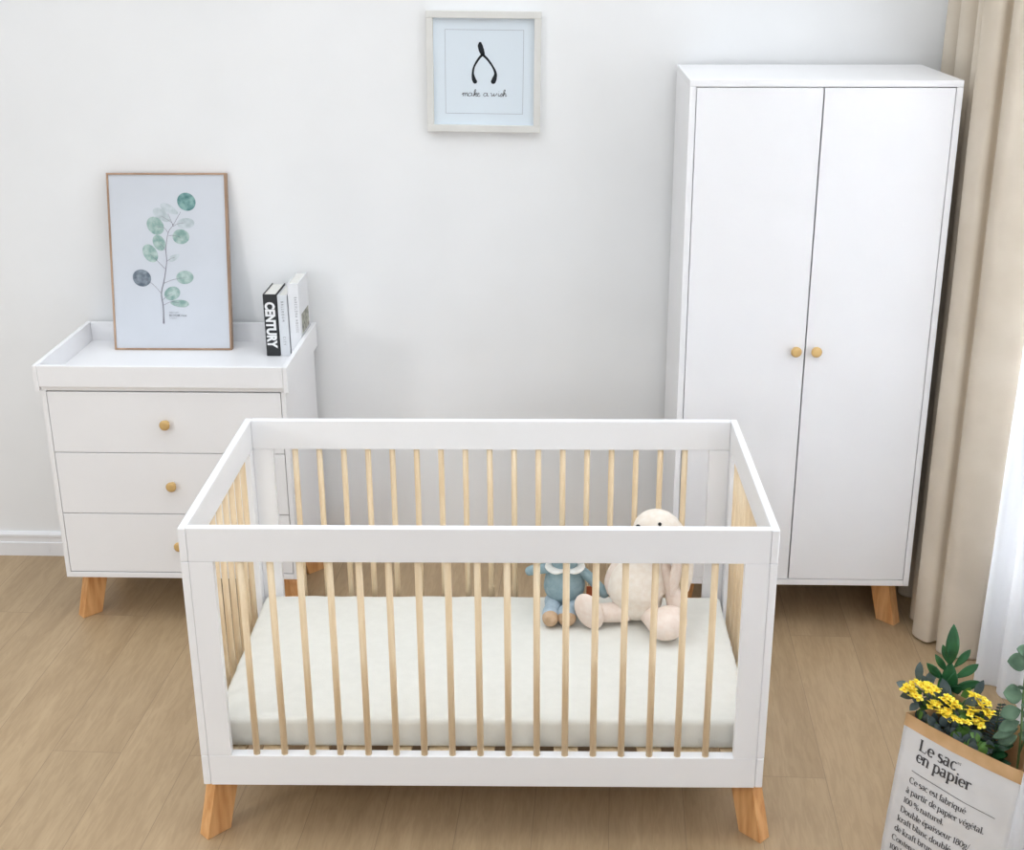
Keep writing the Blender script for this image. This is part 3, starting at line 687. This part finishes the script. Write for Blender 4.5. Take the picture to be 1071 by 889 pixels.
def leaf(bm, base, tip, width, nrm, curl=.1, mi=0, shape=.5, n=9, fold=.15):
    base, tip, nrm = Vector(base), Vector(tip), Vector(nrm).normalized(); d = tip-base; ln = d.length; t = d.normalized()
    s = t.cross(nrm).normalized(); nrm = s.cross(t); prev = None
    for i in range(n+1):
        f = i/n; wv = width*.5*math.sin(PI*min(1, f**(math.log(.5)/math.log(shape))))**.75 if 0 < f < 1 else 0.0006
        c = base+d*f + nrm*(curl*ln*math.sin(PI*f)*.5 - curl*ln*f*f*.4)
        row = [bm.verts.new(c + s*wv*k + nrm*abs(k)*wv*fold) for k in (-1, -.5, 0, .5, 1)]
        if prev:
            for a in range(4):
                q = bm.faces.new((prev[a], prev[a+1], row[a+1], row[a])); q.smooth = True; q.material_index = mi
        prev = row
def tube(bm, pts, r, mi=0): sweep(bm, pts, [r]*len(pts) if not isinstance(r, list) else r, 7, 1, mi, 3)

# flowering plant
CX, CY = 1.125, .03
kp = thing('flowering_plant', 'bushy plant with clusters of small yellow flowers at the left of the bag', 'plant', (CX, CY, 0))
heads = [(1.026, .035, .443), (1.050, .06, .440), (1.066, .035, .452), (1.036, .018, .434), (1.080, .02, .446), (1.078, -.005, .425), (1.106, -.005, .440), (1.092, -.035, .424), (1.120, -.025, .433), (1.104, -.055, .421),
         (1.130, -.062, .419), (1.170, .0, .450), (1.190, -.01, .436), (1.160, -.035, .428), (1.196, -.03, .420), (1.170, -.058, .412)]
root = Vector((CX, CY, .30))
b = BM()
for h in heads:
    h = Vector(h); tube(b, [root-Vector((CX, CY, .08)), root.lerp(h, .5)+Vector((-CX, -CY, .03)), h-Vector((CX, CY, .004))], [.004, .003, .0018])
tube(b, [(0, 0, .022), (0, 0, .12), (0, 0, .25)], [.01, .009, .006])
obj('stem', b, STEMG, kp)
b = BM(); rnd = random.Random(3)
for k in range(130):
    a = rnd.uniform(0, 2*PI); q_ = rnd.uniform(-.07, .10); bx_, by_ = q_*.656+rnd.uniform(-.03, .035), -q_*.755+rnd.uniform(-.03, .03)
    bp_ = Vector((bx_, by_, rnd.uniform(.345, .408))); d = Vector((math.cos(a)*rnd.uniform(.3, 1.1), math.sin(a)*rnd.uniform(.2, .8), rnd.uniform(.1, .9))).normalized()
    leaf(b, bp_, bp_+d*rnd.uniform(.03, .05), rnd.uniform(.018, .028), (0, -.4, 1), rnd.uniform(-.2, .3), 0 if rnd.random() < .6 else 1, .55, 7)
for k in range(46):    # leaves spilling over the front rim
    u = rnd.uniform(.012, .20); p = A + E_*u + NN*rnd.uniform(.016, .05) - Vector((CX, CY, 0)); p.z = rnd.uniform(.385, .412)
    d = Vector((-NN.x*rnd.uniform(-.3, .55)-rnd.uniform(0, .3), -NN.y*rnd.uniform(-.3, .55), rnd.uniform(.35, .9))).normalized()
    if (p+d*.03+Vector((CX, CY, 0))-A).dot(NN) < .004: continue
    leaf(b, p, p+d*rnd.uniform(.026, .036), rnd.uniform(.016, .024), (-.3, -.6, .7), rnd.uniform(-.1, .3), 0 if rnd.random() < .65 else 1, .55, 7)
for p, q, wd_ in (((1.04, .06, .43), (1.005, .065, .445), .022), ((1.05, .05, .42), (1.008, .03, .428), .022), ((1.05, .02, .415), (1.022, -.01, .415), .02), ((1.06, .075, .44), (1.062, .085, .49), .02), ((1.085, .07, .44), (1.105, .09, .475), .022),
                  ((1.115, .02, .43), (1.105, .035, .475), .024), ((1.15, -.02, .42), (1.165, -.02, .46), .024), ((1.18, .02, .43), (1.2, .03, .475), .02), ((1.19, -.03, .41), (1.225, -.045, .42), .022)):
    o_ = Vector((CX, CY, 0)); leaf(b, Vector(p)-o_, Vector(q)-o_, wd_, (-.2, -.6, .6), .1, 0, .55, 7)
obj('foliage', b, [DARKLEAF, MIDLEAF], kp)
b = BM()
for k in range(4):
    a = k*PI/2+.3; d = Vector((math.cos(a), math.sin(a), .28))
    leaf(b, d*.0006, d*.0078, .0068, (0, 0, 1), .15, 0, .6, 5)
ellip(b, (0, 0, .0012), (.0017, .0017, .0016), n=8, mi=1)
fl = obj('flower', b, [YEL, YCEN], kp); solidify(fl, .0008)
first = True; rnd = random.Random(11)
for h in heads:
    for k in range(6):
        a = k*2.4+rnd.random(); r = .003+.011*math.sqrt(k/6)
        c = fl if first else copy_obj(fl, kp); first = False
        c.location = (h[0]-CX+r*math.cos(a), h[1]-CY+r*math.sin(a), h[2]+rnd.uniform(-.004, .004)+.004-.2*r)
        c.rotation_euler = (rnd.uniform(.1, .75), rnd.uniform(-.4, .4), rnd.uniform(0, 3)); s = rnd.uniform(1.2, 1.65); c.scale = (s, s, s)

# lobed leaf standing up behind the flowers
FX, FY = 1.137, .075
fp = thing('lobed_leaf_plant', 'tall deep-green lobed leaf standing behind the yellow flowers in the bag', 'plant', (FX, FY, 0))
b = BM(); tube(b, [(0, 0, .024), (.002, 0, .2), (0, .0, .40), (-.003, .004, .47), (-.012, .010, .54)], [.006, .005, .004, .0032, .0016]); obj('stem', b, STEMG, fp)
sc = .19/485.
def lz(px, py, dy=0): return Vector(((px-490)*sc*1.02-.004, dy, .408+(505-py)*sc))
for bs, tp, wdt, dy, sh in (((487, 300), (490, 34), .040, .012, .5), ((480, 300), (432, 165), .022, .004, .6), ((470, 345), (388, 222), .022, -.004, .55), ((462, 410), (338, 272), .026, -.012, .6),
                        ((505, 325), (598, 190), .024, .0, .6), ((510, 400), (648, 278), .028, -.010, .62), ((505, 468), (664, 384), .030, -.022, .6), ((500, 490), (560, 425), .03, -.02, .5), ((470, 490), (425, 370), .03, -.014, .5), ((487, 480), (488, 280), .045, .0, .5), ((490, 500), (520, 340), .034, -.008, .5)):
    b = BM(); leaf(b, lz(*bs), lz(*tp, dy), wdt*.8, (-.15, -1, .35), .08, 0, sh, 12, .22); solidify(obj('leaf', b, FRONDM, fp), .0006)

# eucalyptus sprig
EX, EY = 1.250, -.11
ep = thing('eucalyptus_sprig', 'grey-green eucalyptus branch with round leaves at the right of the bag', 'plant', (EX, EY, 0))
b = BM(); tube(b, [(.0, 0, .024), (.004, 0, .25), (.002, 0, .40), (-.004, .006, .50), (-.006, .010, .58), (-.002, .012, .66)], [.0035, .003, .0028, .0024, .002, .0012])
tube(b, [(.002, 0, .36), (.02, .005, .44), (.036, .012, .53), (.042, .014, .60)], [.0024, .0022, .0018, .0012])
obj('stem', b, STEMG, ep)
b = BM(); rnd = random.Random(5)
for z, sd, ln, wv, zz in ((.600, -1, .050, .042, .012), (.606, 1, .05, .044, .016), (.625, -1, .034, .03, .02), (.64, 1, .03, .026, .02), (.555, 1, .048, .042, .006), (.535, -1, .022, .01, .012), (.515, -1, .052, .046, .010), (.505, 1, .05, .044, .0), (.478, -1, .054, .036, -.004),
                          (.470, 1, .05, .04, -.008), (.448, -1, .052, .030, -.014), (.440, 1, .046, .036, -.01), (.43, -1, .06, .022, -.022), (.415, 1, .04, .03, -.01), (.41, -1, .046, .03, -.015)):
    st = Vector((-.004, .007, z)); a = rnd.uniform(-.5, .3)
    leaf(b, st, st+Vector((sd*ln*math.cos(a), -ln*.35*math.sin(a)-.01, zz)), wv, (sd*-.15, -.75, .65), .12, 0, .55, 9, .1)
for z, sd in ((.47, 1), (.49, -1), (.52, 1), (.55, -1), (.58, 1), (.60, -1)):
    st = Vector((.03+(z-.47)*.1, .012, z)); leaf(b, st, st+Vector((sd*.04, -.012, .006)), .036, (0, -.7, .7), .12, 0, .55, 9, .1)
solidify(obj('foliage', b, EUCM, ep), .0006)

# fern sprig and dark filler leaves between them
gx, gy = 1.205, -.045
gp = thing('fern_sprig', 'small dark fern sprig between yellow flowers and eucalyptus in the bag', 'plant', (gx, gy, 0))
b = BM(); tube(b, [(0, 0, .024), (.002, -.004, .25), (.006, -.012, .38), (.008, -.018, .47)], [.003, .0026, .002, .001]); obj('stem', b, STEMG, gp)
b = BM()
for k in range(13):
    z = .36+.0088*k
    for sd in (-1, 1):
        st = Vector((.006+.0002*k, -.013-.0004*k, z)); l_ = .030*(1-.055*k); leaf(b, st, st+Vector((sd*l_, -.006, l_*.55)), .006, (0, -1, .5), .1, 0, .5, 5, .1)
for k in range(16):
    a = k*2.4; st = Vector((.004, -.01, .26+.006*k)); leaf(b, st, st+Vector((math.cos(a)*.05, math.sin(a)*.035, .025)), .028, (0, -.5, .8), .2, 1, .55, 7, .12)
obj('foliage', b, [DARKLEAF, FRONDM], gp)
